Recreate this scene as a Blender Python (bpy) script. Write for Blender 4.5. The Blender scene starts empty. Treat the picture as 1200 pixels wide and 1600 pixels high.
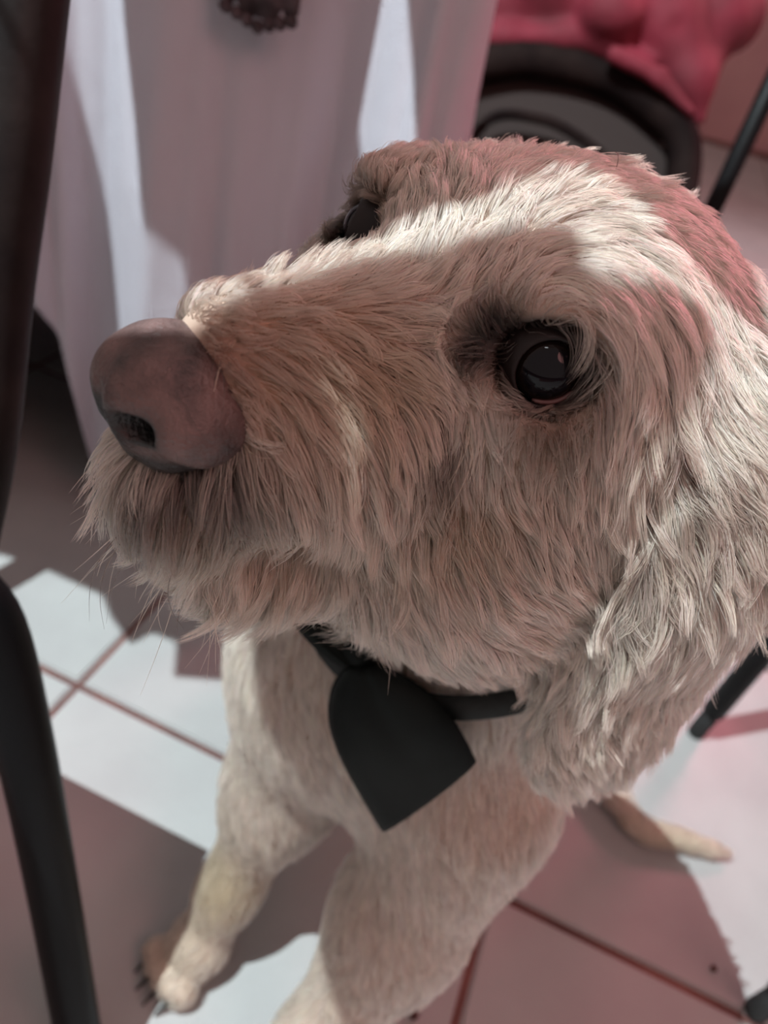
import bpy, bmesh, math, random
import numpy as np
from mathutils import Vector, Matrix
from mathutils.bvhtree import BVHTree

random.seed(5)
RNG = np.random.default_rng(11)
scene = bpy.context.scene
COL = scene.collection

# ------------------------------------------------------------------ camera
CAM_H = 0.652
PITCH, ROLL, FPX = math.radians(38.76), math.radians(14.75), 1119.0
c_f = np.array([0, math.cos(PITCH), -math.sin(PITCH)])
c_u0 = np.array([0, math.sin(PITCH), math.cos(PITCH)])
c_r0 = np.array([1.0, 0, 0])
c_r = math.cos(ROLL) * c_r0 + math.sin(ROLL) * c_u0
c_u = -math.sin(ROLL) * c_r0 + math.cos(ROLL) * c_u0
c_p = np.array([0, 0, CAM_H])
cam_data = bpy.data.cameras.new('camera')
cam = bpy.data.objects.new('camera', cam_data)
COL.objects.link(cam)
cam.matrix_world = Matrix(((c_r[0], c_u[0], -c_f[0], c_p[0]), (c_r[1], c_u[1], -c_f[1], c_p[1]),
                           (c_r[2], c_u[2], -c_f[2], c_p[2]), (0, 0, 0, 1)))
cam_data.sensor_fit = 'VERTICAL'
cam_data.sensor_height = 24.0
cam_data.lens = 24.0 * FPX / 1600.0
cam_data.clip_start = 0.01
cam_data.dof.use_dof = True
cam_data.dof.focus_distance = 0.195
cam_data.dof.aperture_fstop = cam_data.lens / 3.0
scene.camera = cam

# ------------------------------------------------------------------ light
world = bpy.data.worlds.new('room_light')
scene.world = world
world.use_nodes = True
world.node_tree.nodes['Background'].inputs[0].default_value = (1.0, 0.80, 0.76, 1)
world.node_tree.nodes['Background'].inputs[1].default_value = 0.42
scene.view_settings.view_transform = 'Standard'
scene.view_settings.look = 'None'
scene.view_settings.exposure = 0.0
scene.view_settings.gamma = 1.0
scene.view_settings.use_curve_mapping = False
scene.cycles.use_adaptive_sampling = True
scene.cycles.adaptive_threshold = 0.07
scene.cycles.adaptive_min_samples = 10
scene.cycles.max_bounces = 5
scene.cycles.transmission_bounces = 3
scene.cycles.glossy_bounces = 3
scene.cycles.diffuse_bounces = 3


def lamp(name, kind, loc, target, energy, color, **kw):
    d = bpy.data.lights.new(name, kind)
    d.energy, d.color = energy, color
    for k, v in kw.items():
        setattr(d, k, v)
    o = bpy.data.objects.new(name, d)
    COL.objects.link(o)
    o.location = loc
    o.rotation_euler = (Vector(target) - Vector(loc)).to_track_quat('-Z', 'Y').to_euler()
    return o


# white floodlight of the room, high on the side the dog faces
LIGHT_POS = np.array([-1.0, -0.15, 2.75])
lamp('floodlight', 'SPOT', LIGHT_POS, (0.1, 0.3, 0.3), 560, (0.82, 0.96, 1.0), shadow_soft_size=0.0016, spot_size=math.radians(80), spot_blend=0.3)
# pink area light further back
lamp('pink_lamp', 'AREA', (1.5, 2.3, 1.7), (0.4, 1.4, 0.4), 24, (1.0, 0.26, 0.34), size=0.5)

lamp('pink_side_lamp', 'AREA', (1.0, -0.45, 1.75), (0.05, 0.2, 0.5), 8.0, (1.0, 0.42, 0.40), size=0.9, shape='DISK')


# ------------------------------------------------------------------ helpers
def ray(x, y):
    return c_f + c_r * (x - 600) / FPX + c_u * (800 - y) / FPX


def at(x, y, d):
    return c_p + ray(x, y) * d


def on_floor(x, y, z=0.0):
    r = ray(x, y)
    return c_p + r * ((z - CAM_H) / r[2])


def tag(o, label=None, cat=None, group=None, kind=None):
    for k, v in (('label', label), ('category', cat), ('group', group), ('kind', kind)):
        if v:
            o[k] = v
    return o


def empty(name, loc=(0, 0, 0)):
    o = bpy.data.objects.new(name, None)
    COL.objects.link(o)
    o.location = loc
    o.empty_display_size = 0.05
    bpy.context.view_layer.update()
    return o


def link(name, me, mat=None, parent=None, smooth=True):
    o = bpy.data.objects.new(name, me)
    COL.objects.link(o)
    if mat is not None and len(me.materials) == 0:
        me.materials.append(mat)
    if smooth and isinstance(me, bpy.types.Mesh):
        me.shade_smooth()
    if parent is not None:
        o.parent = parent
        o.matrix_parent_inverse = Matrix.Translation(-Vector(parent.location)) if parent.type == 'EMPTY' else parent.matrix_world.inverted()
    return o


def mesh_from(name, V, Fc):
    me = bpy.data.meshes.new(name)
    me.from_pydata([tuple(map(float, v)) for v in V], [], [tuple(map(int, f)) for f in Fc])
    me.update()
    return me


def bm_mesh(name, bm):
    me = bpy.data.meshes.new(name)
    bmesh.ops.recalc_face_normals(bm, faces=bm.faces[:])
    bm.to_mesh(me)
    bm.free()
    return me


def tube(path, radius, seg=14, caps=True, flat=None):
    """swept tube along a polyline; radius scalar or list"""
    P = [np.array(p, float) for p in path]
    n = len(P)
    rad = [radius] * n if np.isscalar(radius) else list(radius)
    V, Fc = [], []
    up = None
    for i in range(n):
        t = P[min(i + 1, n - 1)] - P[max(i - 1, 0)]
        t /= np.linalg.norm(t)
        if up is None:
            a = np.array([0, 0, 1.0]) if abs(t[2]) < 0.9 else np.array([1.0, 0, 0])
            up = np.cross(t, a)
        up = up - t * (up @ t)
        up /= np.linalg.norm(up)
        b = np.cross(t, up)
        for k in range(seg):
            a = 2 * math.pi * k / seg
            V.append(P[i] + rad[i] * (math.cos(a) * up + math.sin(a) * b))
    for i in range(n - 1):
        for k in range(seg):
            Fc.append((i * seg + k, i * seg + (k + 1) % seg, (i + 1) * seg + (k + 1) % seg, (i + 1) * seg + k))
    if caps:
        Fc.append(tuple(range(seg - 1, -1, -1)))
        Fc.append(tuple((n - 1) * seg + k for k in range(seg)))
    return V, Fc


def smooth_path(pts, sub=6):
    """Catmull-Rom through points"""
    P = [np.array(p, float) for p in pts]
    P = [2 * P[0] - P[1]] + P + [2 * P[-1] - P[-2]]
    out = []
    for i in range(1, len(P) - 2):
        for s in range(sub):
            t = s / sub
            out.append(0.5 * (2 * P[i] + (P[i + 1] - P[i - 1]) * t + (2 * P[i - 1] - 5 * P[i] + 4 * P[i + 1] - P[i + 2]) * t * t
                              + (3 * P[i] - P[i - 1] - 3 * P[i + 1] + P[i + 2]) * t ** 3))
    out.append(P[-2])
    return out


# ------------------------------------------------------------------ materials
def mat(name, color=(0.8, 0.8, 0.8), rough=0.6, **kw):
    m = bpy.data.materials.new(name)
    m.use_nodes = True
    b = m.node_tree.nodes['Principled BSDF']
    b.inputs['Base Color'].default_value = (*color, 1)
    b.inputs['Roughness'].default_value = rough
    for k, v in kw.items():
        b.inputs[k].default_value = v
    return m


def noise_color(m, c1, c2, scale, lo=0.35, hi=0.65, detail=4.0, bump=0.0, bump_scale=None, bump_dist=0.001):
    nt = m.node_tree
    b = nt.nodes['Principled BSDF']
    tc = nt.nodes.new('ShaderNodeTexCoord')
    nz = nt.nodes.new('ShaderNodeTexNoise')
    nz.inputs['Scale'].default_value = scale
    nz.inputs['Detail'].default_value = detail
    nt.links.new(tc.outputs['Object'], nz.inputs['Vector'])
    rp = nt.nodes.new('ShaderNodeValToRGB')
    rp.color_ramp.elements[0].position, rp.color_ramp.elements[0].color = lo, (*c1, 1)
    rp.color_ramp.elements[1].position, rp.color_ramp.elements[1].color = hi, (*c2, 1)
    nt.links.new(nz.outputs['Fac'], rp.inputs['Fac'])
    nt.links.new(rp.outputs['Color'], b.inputs['Base Color'])
    if bump:
        n2 = nt.nodes.new('ShaderNodeTexNoise')
        n2.inputs['Scale'].default_value = bump_scale or scale * 5
        n2.inputs['Detail'].default_value = 3
        nt.links.new(tc.outputs['Object'], n2.inputs['Vector'])
        bp = nt.nodes.new('ShaderNodeBump')
        bp.inputs['Strength'].default_value = bump
        bp.inputs['Distance'].default_value = bump_dist
        nt.links.new(n2.outputs['Fac'], bp.inputs['Height'])
        nt.links.new(bp.outputs['Normal'], b.inputs['Normal'])
    return m


# ------------------------------------------------------------------ signed-distance sculpting
class Field:
    """a distance field on a regular grid, meshed by surface nets"""
    def __init__(self, lo, hi, res):
        self.lo, self.res = np.array(lo, float), res
        self.n = np.ceil((np.array(hi) - self.lo) / res).astype(int) + 1
        self.d = np.full(self.n, 0.05, np.float32)

    def _sub(self, lo, hi):
        a = np.clip(np.floor((lo - self.lo) / self.res).astype(int), 0, self.n)
        b = np.clip(np.ceil((hi - self.lo) / self.res).astype(int) + 1, 0, self.n)
        sl = tuple(slice(i, j) for i, j in zip(a, b))
        ax = [self.lo[i] + self.res * np.arange(a[i], b[i], dtype=np.float32) for i in range(3)]
        return sl, np.meshgrid(*ax, indexing='ij', sparse=True)

    def _blend(self, sl, v, k, cut):
        a = self.d[sl]
        if v.size == 0:
            return
        if not cut:
            h = np.maximum(k - np.abs(a - v), 0) / k
            self.d[sl] = np.minimum(a, v) - h * h * k * 0.25
        else:
            h = np.maximum(k - np.abs(a + v), 0) / k
            self.d[sl] = np.maximum(a, -v) + h * h * k * 0.25

    def ell(self, c, r, M=None, k=0.02, cut=False):
        c, r = np.array(c, float), np.array(r, float)
        m = r.max() + 0.055 + k
        sl, (X, Y, Z) = self._sub(c - m, c + m)
        X, Y, Z = X - c[0], Y - c[1], Z - c[2]
        if M is not None:
            M = np.asarray(M)
            X, Y, Z = (M[0, i] * X + M[1, i] * Y + M[2, i] * Z for i in range(3))
        k0 = np.sqrt((X / r[0]) ** 2 + (Y / r[1]) ** 2 + (Z / r[2]) ** 2)
        k1 = np.sqrt((X / r[0] ** 2) ** 2 + (Y / r[1] ** 2) ** 2 + (Z / r[2] ** 2) ** 2) + 1e-9
        self._blend(sl, (k0 * (k0 - 1) / k1).astype(np.float32), k, cut)

    def cap(self, a, b, ra, rb, k=0.02, cut=False):
        a, b = np.array(a, float), np.array(b, float)
        m = max(ra, rb) + 0.055 + k
        sl, (X, Y, Z) = self._sub(np.minimum(a, b) - m, np.maximum(a, b) + m)
        ab = b - a
        t = ((X - a[0]) * ab[0] + (Y - a[1]) * ab[1] + (Z - a[2]) * ab[2]) / (ab @ ab)
        t = np.clip(t, 0, 1)
        v = np.sqrt((X - a[0] - t * ab[0]) ** 2 + (Y - a[1] - t * ab[1]) ** 2 + (Z - a[2] - t * ab[2]) ** 2) - (ra + (rb - ra) * t)
        self._blend(sl, v.astype(np.float32), k, cut)

    def chain(self, pts, rads, k=0.02):
        for i in range(len(pts) - 1):
            self.cap(pts[i], pts[i + 1], rads[i], rads[i + 1], k)

    def mesh(self):
        d = self.d
        s = d < 0
        cnt = np.zeros(np.array(d.shape) - 1, np.int8)
        corners = [(i, j, k) for i in (0, 1) for j in (0, 1) for k in (0, 1)]

        def sh(a, o):
            return a[o[0]:a.shape[0] - 1 + o[0], o[1]:a.shape[1] - 1 + o[1], o[2]:a.shape[2] - 1 + o[2]]
        for o in corners:
            cnt += sh(s, o)
        act = (cnt > 0) & (cnt < 8)
        idx = np.argwhere(act)
        vid = np.full(act.shape, -1, np.int64)
        vid[act] = np.arange(len(idx))
        acc = np.zeros((len(idx), 3))
        num = np.zeros(len(idx))
        val = {o: sh(d, o)[act] for o in corners}
        for o in corners:
            for ax in range(3):
                if o[ax] == 0:
                    o2 = list(o)
                    o2[ax] = 1
                    v0, v1 = val[o], val[tuple(o2)]
                    cr = (v0 < 0) != (v1 < 0)
                    t = np.where(cr, v0 / np.where(cr, v0 - v1, 1), 0)
                    p = np.tile(np.array(o, float), (len(idx), 1))
                    p[:, ax] = t
                    acc += p * cr[:, None]
                    num += cr
        V = self.lo + self.res * (idx + acc / num[:, None])
        F = []
        for ax in range(3):
            u, w = (ax + 1) % 3, (ax + 2) % 3
            e0 = [slice(1, -1)] * 3
            e1 = [slice(1, -1)] * 3
            e0[ax], e1[ax] = slice(0, -1), slice(1, None)
            s0, s1 = s[tuple(e0)], s[tuple(e1)]
            for flip in (False, True):
                m = (s0 & ~s1) if not flip else (~s0 & s1)
                e = np.argwhere(m)
                off = np.ones(3, int)
                off[ax] = 0
                e = e + off
                q = []
                for du, dw in ((-1, -1), (0, -1), (0, 0), (-1, 0)):
                    c = e.copy()
                    c[:, u] += du
                    c[:, w] += dw
                    q.append(vid[c[:, 0], c[:, 1], c[:, 2]])
                q = np.stack(q, 1)
                F.append(q[:, ::-1] if flip else q)
        F = np.concatenate(F)
        F = F[(F >= 0).all(1)]
        return V, F

    def sample(self, P):
        """trilinear distance and normal at points"""
        g = (P - self.lo) / self.res
        g = np.clip(g, 1.001, self.n - 2.001)
        i = np.floor(g).astype(int)
        t = g - i
        out = np.zeros(len(P))
        gr = np.zeros((len(P), 3))
        for o in ((a, b, c) for a in (0, 1) for b in (0, 1) for c in (0, 1)):
            v = self.d[i[:, 0] + o[0], i[:, 1] + o[1], i[:, 2] + o[2]]
            w = [t[:, a] if o[a] else 1 - t[:, a] for a in range(3)]
            out += v * w[0] * w[1] * w[2]
            for a in range(3):
                sg = 1 if o[a] else -1
                b, c = (a + 1) % 3, (a + 2) % 3
                gr[:, a] += sg * v * w[b] * w[c]
        gr /= np.linalg.norm(gr, axis=1)[:, None] + 1e-9
        return out, gr


def fast_mesh(name, V, F):
    me = bpy.data.meshes.new(name)
    me.vertices.add(len(V))
    me.vertices.foreach_set('co', np.asarray(V, np.float32).ravel())
    me.loops.add(len(F) * 4)
    me.loops.foreach_set('vertex_index', np.asarray(F, np.int32).ravel())
    me.polygons.add(len(F))
    me.polygons.foreach_set('loop_start', np.arange(len(F), dtype=np.int32) * 4)
    me.polygons.foreach_set('loop_total', np.full(len(F), 4, np.int32))
    me.update(calc_edges=True)
    me.validate()
    return me

# ================================================================== SETTING
TILE, TROT = 0.45, math.radians(-12.35)
t1 = np.array([math.cos(TROT), math.sin(TROT), 0])
t2 = np.array([-math.sin(TROT), math.cos(TROT), 0])
g0 = on_floor(121.7, 1069.9)
grout = noise_color(mat('grout', (0.2, 0.08, 0.06), 0.9), (0.10, 0.045, 0.04), (0.20, 0.085, 0.07), 14)
tile_mat = mat('floor_tile', (0.6, 0.6, 0.6), 0.38)
noise_color(tile_mat, (0.34, 0.33, 0.325), (0.40, 0.395, 0.385), 9, 0.3, 0.7, 6, bump=0.08, bump_scale=60, bump_dist=0.002)
bm = bmesh.new()
bmesh.ops.create_cube(bm, size=1)
bmesh.ops.scale(bm, vec=(9, 9, 0.05), verts=bm.verts)
floor = link('floor', bm_mesh('floor', bm), grout, None, False)
floor.location = (1.0, 1.6, -0.0275)
floor.rotation_euler = (0, 0, TROT)
tag(floor, 'floor of pale square tiles with red brown grout', kind='structure')
bpy.context.view_layer.update()
bm = bmesh.new()
bmesh.ops.create_cube(bm, size=1)
bmesh.ops.scale(bm, vec=(TILE - 0.007, TILE - 0.007, 0.010), verts=bm.verts)
bmesh.ops.bevel(bm, geom=[e for e in bm.edges if all(v.co.z > 0 for v in e.verts)], offset=0.0022, segments=2, affect='EDGES')
tile_me = bm_mesh('tile', bm)
tile_me.materials.append(tile_mat)
finv = floor.matrix_world.inverted()
for i in range(-5, 11):
    for j in range(-4, 11):
        p = g0 + t1 * TILE * (i + 0.5) + t2 * TILE * (j + 0.5)
        if not (-2.0 < p[0] < 4.0 and -1.2 < p[1] < 5.2):
            continue
        o = bpy.data.objects.new('tile', tile_me)
        COL.objects.link(o)
        o.parent = floor
        o.location = finv @ Vector((p[0], p[1], -0.005))

# walls of the room behind
wall_mat = noise_color(mat('pink_wall', (0.6, 0.3, 0.3), 0.8), (0.55, 0.28, 0.29), (0.62, 0.33, 0.33), 3)
def slab(name, c, size, m, parent=None, bevel=0.0, rot=0.0):
    bm = bmesh.new()
    bmesh.ops.create_cube(bm, size=1)
    bmesh.ops.scale(bm, vec=size, verts=bm.verts)
    if bevel:
        bmesh.ops.bevel(bm, geom=bm.edges[:], offset=bevel, segments=3, affect='EDGES')
    bmesh.ops.rotate(bm, cent=(0, 0, 0), matrix=Matrix.Rotation(rot, 3, 'Z'), verts=bm.verts)
    bmesh.ops.translate(bm, vec=Vector(c), verts=bm.verts)
    return link(name, bm_mesh(name, bm), m, parent, False)
tag(slab('wall_back', (1.0, 5.4, 1.3), (9, 0.1, 2.6), wall_mat), 'pink wall at the far end of the room', kind='structure')
tag(slab('wall_right', (4.2, 1.6, 1.3), (0.1, 7.6, 2.6), wall_mat), 'pink wall along the side of the room', kind='structure')

# ---- table under its cloth
CP0 = np.array([-0.43, 0.70, 0.0])
CD = np.array([1.0, 0.10, 0.0])
CD /= np.linalg.norm(CD)
CN = np.array([-CD[1], CD[0], 0])           # into the table


def cloth_pt(x, y):
    r = ray(x, y)
    t = ((CP0 - c_p) @ CN) / (r @ CN)
    return c_p + r * t


TOP = 0.76
wood = mat('dark_wood', (0.05, 0.03, 0.02), 0.5)
tb = empty('table', CP0 + CN * 0.35 - CD * 0.1)
tag(tb, 'dark wooden table hidden under the white cloth', 'table')
tc0 = CP0 + CN * 0.22 - CD * 0.05
ang = math.atan2(CD[1], CD[0])
slab('table_top', (tc0[0], tc0[1], TOP - 0.02), (0.86, 0.38, 0.03), wood, tb, 0.004, ang)
for a in (-0.38, 0.38):
    for b_ in (-0.15, 0.15):
        p = tc0 + CD * a + CN * b_
        slab('leg', (p[0], p[1], (TOP - 0.035) / 2), (0.05, 0.05, TOP - 0.035), wood, tb, 0.004, ang)

cloth_mat = mat('white_cloth', (0.46, 0.435, 0.48), 0.85)
nt = cloth_mat.node_tree
tcn = nt.nodes.new('ShaderNodeTexCoord')
wv = [nt.nodes.new('ShaderNodeTexWave') for _ in range(2)]
for w, dirn, sc in zip(wv, ('X', 'Z'), (170, 170)):
    w.bands_direction = dirn
    w.inputs['Scale'].default_value = sc
    w.inputs['Distortion'].default_value = 1.5
    nt.links.new(tcn.outputs['Object'], w.inputs['Vector'])
mx = nt.nodes.new('ShaderNodeMath')
mx.operation = 'MULTIPLY'
nt.links.new(wv[0].outputs['Fac'], mx.inputs[0])
nt.links.new(wv[1].outputs['Fac'], mx.inputs[1])
n2 = nt.nodes.new('ShaderNodeTexNoise')
n2.inputs['Scale'].default_value = 55
n2.inputs['Detail'].default_value = 5
nt.links.new(tcn.outputs['Object'], n2.inputs['Vector'])
ad = nt.nodes.new('ShaderNodeMath')
nt.links.new(mx.outputs[0], ad.inputs[0])
nt.links.new(n2.outputs['Fac'], ad.inputs[1])
bp = nt.nodes.new('ShaderNodeBump')
bp.inputs['Strength'].default_value = 0.5
bp.inputs['Distance'].default_value = 0.003
nt.links.new(ad.outputs[0], bp.inputs['Height'])
nt.links.new(bp.outputs['Normal'], nt.nodes['Principled BSDF'].inputs['Normal'])

# plan of the hanging front: pixel column on the cloth, how far it billows towards the room, hem height
cols = [(-420, .00, .02), (-330, .05, .02), (-230, .0, .02), (-140, .04, .12), (-60, .02, .26), (0, .018, .285), (35, .016, .285), (75, .014, .278), (100, .010, .24), (118, .004, .16), (132, .0, .085),
        (160, -.005, .02), (225, .035, .015), (290, .075, .015), (330, .062, .015), (365, .052, .015), (390, .058, .015), (430, .035, .015), (470, .032, .015), (540, .0, .015), (590, .035, .015), (645, .060, .015), (675, .045, .015), (700, .030, .015)]
front = []
for (x, off, hz) in cols:
    p = cloth_pt(x, 220)
    s = (p - CP0) @ CD
    front.append((s, off, hz))
front = np.array(front)
s0, s1 = front[0, 0], front[-1, 0]
NS, NZ = 300, 60
ss = np.linspace(s0, s1, NS)


def cr_interp(xs, ys, q):
    m = np.gradient(ys, xs)
    i = np.clip(np.searchsorted(xs, q) - 1, 0, len(xs) - 2)
    h = xs[i + 1] - xs[i]
    t = (q - xs[i]) / h
    return (2 * t ** 3 - 3 * t ** 2 + 1) * ys[i] + (t ** 3 - 2 * t ** 2 + t) * h * m[i] + (-2 * t ** 3 + 3 * t ** 2) * ys[i + 1] + (t ** 3 - t ** 2) * h * m[i + 1]


off = cr_interp(front[:, 0], front[:, 1], ss)
off += 0.0045 * np.sin(ss * 230 + 2.2 * np.sin(ss * 31)) * (0.45 + 0.55 * np.sin(ss * 19 + 1)) + 0.004 * np.sin(ss * 104 + 1)
hem = np.interp(ss, front[:, 0], front[:, 2])
plan = [(CP0 + CD * s, -CN, o_, h) for s, o_, h in zip(ss, off, hem)]
DEP = 0.44
# right side, back, left side of the drape
e = CP0 + CD * s1
k = 40
for i in range(1, k + 1):
    t = i / k
    plan.append((e + CN * DEP * t, CD, 0.02 * math.sin(t * 22) * min(1, t * 4) - 0.004, 0.015))
e2 = e + CN * DEP
for i in range(1, k + 1):
    t = i / k
    plan.append((e2 - CD * (s1 - s0) * t, CN, 0.025 * math.sin(t * 26), 0.015))
e3 = e2 - CD * (s1 - s0)
for i in range(1, k):
    t = i / k
    plan.append((e3 - CN * DEP * t, -CD, 0.02 * math.sin(t * 22), 0.015))
V_, F_ = [], []
NP_ = len(plan)
for j in range(NZ + 1):
    t = j / NZ
    for i, (p, n_, o_, h) in enumerate(plan):
        z = TOP + (h - TOP) * t
        flare = min(1.0, t * 2.2) ** 0.8
        q = p + n_ * (0.006 + max(-0.004, o_) * flare + 0.035 * t) + n_ * 0.003 * math.sin(i * 0.35 + t * 9) * t
        V_.append((q[0], q[1], z))
for j in range(NZ):
    for i in range(NP_):
        a, b_ = j * NP_ + i, j * NP_ + (i + 1) % NP_
        F_.append((a, b_, b_ + NP_, a + NP_))
ct = (CP0 + CD * (s0 + s1) / 2 + CN * DEP / 2)
V_.append((ct[0], ct[1], TOP + 0.001))
for i in range(NP_):
    F_.append((len(V_) - 1, (i + 1) % NP_, i))
cloth = link('tablecloth', mesh_from('tablecloth', V_, F_), cloth_mat)
m_ = cloth.modifiers.new('thickness', 'SOLIDIFY')
m_.thickness = 0.0015
tag(cloth, 'white tablecloth hanging in deep folds to the floor behind the dog', 'tablecloth')

# ---- dark lace runner whose scalloped end hangs over the table edge
lace_mat = noise_color(mat('dark_lace', (0.03, 0.02, 0.02), 0.9), (0.02, 0.012, 0.014), (0.07, 0.045, 0.05), 90)
runner = empty('table_runner', cloth_pt(430, 20))
tag(runner, 'dark brown lace runner end hanging on the white cloth', 'table runner')
rc = cloth_pt(432, 0)
zr0, zr1 = TOP + 0.006, cloth_pt(432, 22)[2]
bmV, bmF = [], []
W = 9
for j in range(9):
    t = j / 8
    for i in range(W + 1):
        u = i / W - 0.5
        zz = zr0 + (zr1 - zr0) * t - (0.006 * math.cos(u * 34) if j == 8 else 0) + (0.010 * abs(u) * 2 if j == 8 else 0)
        q = rc + CD * (u * 0.062) - CN * (0.060 + 0.012 * t + 0.003 * math.sin(u * 40))
        bmV.append((q[0], q[1], zz))
for j in range(8):
    for i in range(W):
        a = j * (W + 1) + i
        bmF.append((a, a + 1, a + W + 2, a + W + 1))
ro = link('lace_panel', mesh_from('lace_panel', bmV, bmF), lace_mat, runner)
m_ = ro.modifiers.new('thickness', 'SOLIDIFY')
m_.thickness = 0.004
for i in range(7):
    u = (i + 0.5) / 7 - 0.5
    q = rc + CD * (u * 0.060) - CN * 0.075
    bm = bmesh.new()
    bmesh.ops.create_icosphere(bm, subdivisions=2, radius=0.0052)
    bmesh.ops.translate(bm, vec=Vector((q[0], q[1], zr1 + 0.010 * abs(u) * 2 - 0.003)), verts=bm.verts)
    link('scallop', bm_mesh('scallop', bm), lace_mat, runner)

# ---- chairs with black metal legs
black = mat('black_metal', (0.004, 0.004, 0.0045), 0.45, **{'Specular IOR Level': 0.13})
vinyl = noise_color(mat('dark_vinyl', (0.02, 0.015, 0.014), 0.45, **{'Specular IOR Level': 0.12}), (0.009, 0.007, 0.007), (0.018, 0.014, 0.013), 25, bump=0.3, bump_scale=120, bump_dist=0.001)
rubber = mat('black_rubber', (0.010, 0.010, 0.010), 0.7)


def cushion(name, c, size, m, parent, rot=0.0, tilt=None):
    bm = bmesh.new()
    bmesh.ops.create_cube(bm, size=1)
    bmesh.ops.scale(bm, vec=size, verts=bm.verts)
    bmesh.ops.bevel(bm, geom=bm.edges[:], offset=min(size) * 0.42, segments=4, affect='EDGES')
    if tilt is not None:
        bmesh.ops.rotate(bm, cent=(0, 0, 0), matrix=tilt, verts=bm.verts)
    bmesh.ops.rotate(bm, cent=(0, 0, 0), matrix=Matrix.Rotation(rot, 3, 'Z'), verts=bm.verts)
    bmesh.ops.translate(bm, vec=Vector(c), verts=bm.verts)
    return link(name, bm_mesh(name, bm), m, parent)


def metal_chair(name, corner, ux, uy, w, d, label, group, seat_z=0.46, rad=0.0125, back=True):
    """corner: foot of one leg on the floor, ux / uy: directions of its sides"""
    corner, ux, uy = (np.array(v, float) for v in (corner, ux, uy))
    ux /= np.linalg.norm(ux)
    uy /= np.linalg.norm(uy)
    c = corner + ux * w / 2 + uy * d / 2
    e_ = empty(name, (c[0], c[1], 0))
    tag(e_, label, 'chair', group)
    z = np.array([0, 0, 1.0])
    for i in (0, 1):
        for j in (0, 1):
            p = corner + ux * w * i + uy * d * j
            p[2] = 0
            top = seat_z - 0.02
            pts = [p + z * 0.045, p + z * top]
            if back and i == 1:
                pts = smooth_path([p + z * 0.045, p + z * top * 0.6, p + z * seat_z, p + z * 0.64 + ux * 0.03, p + z * 0.86 + ux * 0.09], 5)
            V__, F__ = tube(pts, rad, 16)
            leg = link('leg', mesh_from('leg', V__, F__), black, e_)
            V__, F__ = tube([p, p + z * 0.004, p + z * 0.050], [rad * 0.72, rad * 0.80, rad * 0.80], 16)
            ft = link('rubber_foot', mesh_from('rubber_foot', V__, F__), rubber, None)
            mw = ft.matrix_world.copy()
            ft.parent = leg
            ft.matrix_parent_inverse = leg.matrix_world.inverted() if leg.parent is None else Matrix.Identity(4)
    rot = math.atan2(ux[1], ux[0])
    cushion('seat', (c[0], c[1], seat_z), (w + 0.05, d + 0.05, 0.05), vinyl, e_, rot)
    if back:
        q = c + ux * (w / 2 + 0.075) + z * 0.76
        cushion('backrest', q, (0.035, d + 0.01, 0.20), vinyl, e_, rot, Matrix.Rotation(0.26, 3, 'Y'))
    V__, F__ = tube([corner + ux * w + z * 0.20, corner + ux * w + uy * d + z * 0.20], rad * 0.7, 12)
    link('stretcher', mesh_from('stretcher', V__, F__), black, e_)
    return e_


GRP = 'black metal chairs around the dog'
pr_ = on_floor(1086, 1146)
metal_chair('metal_chair', pr_, (1, 0.05, 0), (0.0, -1, 0), 0.40, 0.285, 'black metal chair whose rubber-tipped legs stand beside the hanging ear', GRP)
pb_ = at(1150, 250, 0.80)
metal_chair('metal_stool', (pb_[0], pb_[1], 0), (1, -0.1, 0), (0.6, -0.8, 0), 0.30, 0.20, 'black metal stool with a thin upright leg behind the dog\'s head', GRP, seat_z=0.78, rad=0.0105, back=False)
# ---- near chair whose padded post and leg stand at the edge of the view
lc = empty('padded_chair', (-0.40, 0.10, 0.0))
tag(lc, 'dark padded chair with black leg standing nearest beside the dog\'s nose', 'chair', GRP)
upper = [at(-75, 900, 0.335), at(-35, 690, 0.322), at(-12, 450, 0.308), at(12, 250, 0.295), at(36, 0, 0.280)]
dirn = upper[-1] - upper[-2]
upper += [upper[-1] + dirn * 1.2, upper[-1] + dirn * 2.6]
V__, F__ = tube(smooth_path(upper, 6), 0.0165, 20)
link('back_post', mesh_from('back_post', V__, F__), vinyl, lc)
pl = [at(-75, 900, 0.335), at(-10, 980, 0.345), at(40, 1170, 0.38), at(80, 1375, 0.43), at(116, 1580, 0.475)]
foot = pl[-1] + (pl[-1] - pl[-2]) * (pl[-1][2] / (pl[-2][2] - pl[-1][2]))
V__, F__ = tube(smooth_path(pl + [foot], 6), 0.0145, 20)
link('leg', mesh_from('leg', V__, F__), black, lc)
sc = [np.array(p + (0.45,)) for p in ((-0.210, 0.206), (-0.581, 0.286), (-0.660, -0.086), (-0.289, -0.166))]
cen_ = sum(sc) / 4
cushion('seat', cen_, (0.39, 0.39, 0.055), vinyl, lc, math.radians(-12))
q2 = sc[1] + np.array([0.02, 0.0, 0.0])
V__, F__ = tube(smooth_path([(q2[0], q2[1], 0.0), (q2[0], q2[1], 0.3), (q2[0], q2[1] - 0.01, 0.45), (q2[0] + 0.01, q2[1] + 0.05, 0.66), (q2[0] + 0.02, q2[1] + 0.13, 0.86)], 5), 0.0145, 16)
link('leg', mesh_from('leg', V__, F__), black, lc)
for q2 in (sc[2], sc[3]):
    V__, F__ = tube([(q2[0] + 0.02, q2[1] + 0.03, 0.0), (q2[0] + 0.02, q2[1] + 0.03, 0.44)], 0.0145, 16)
    link('leg', mesh_from('leg', V__, F__), black, lc)
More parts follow.
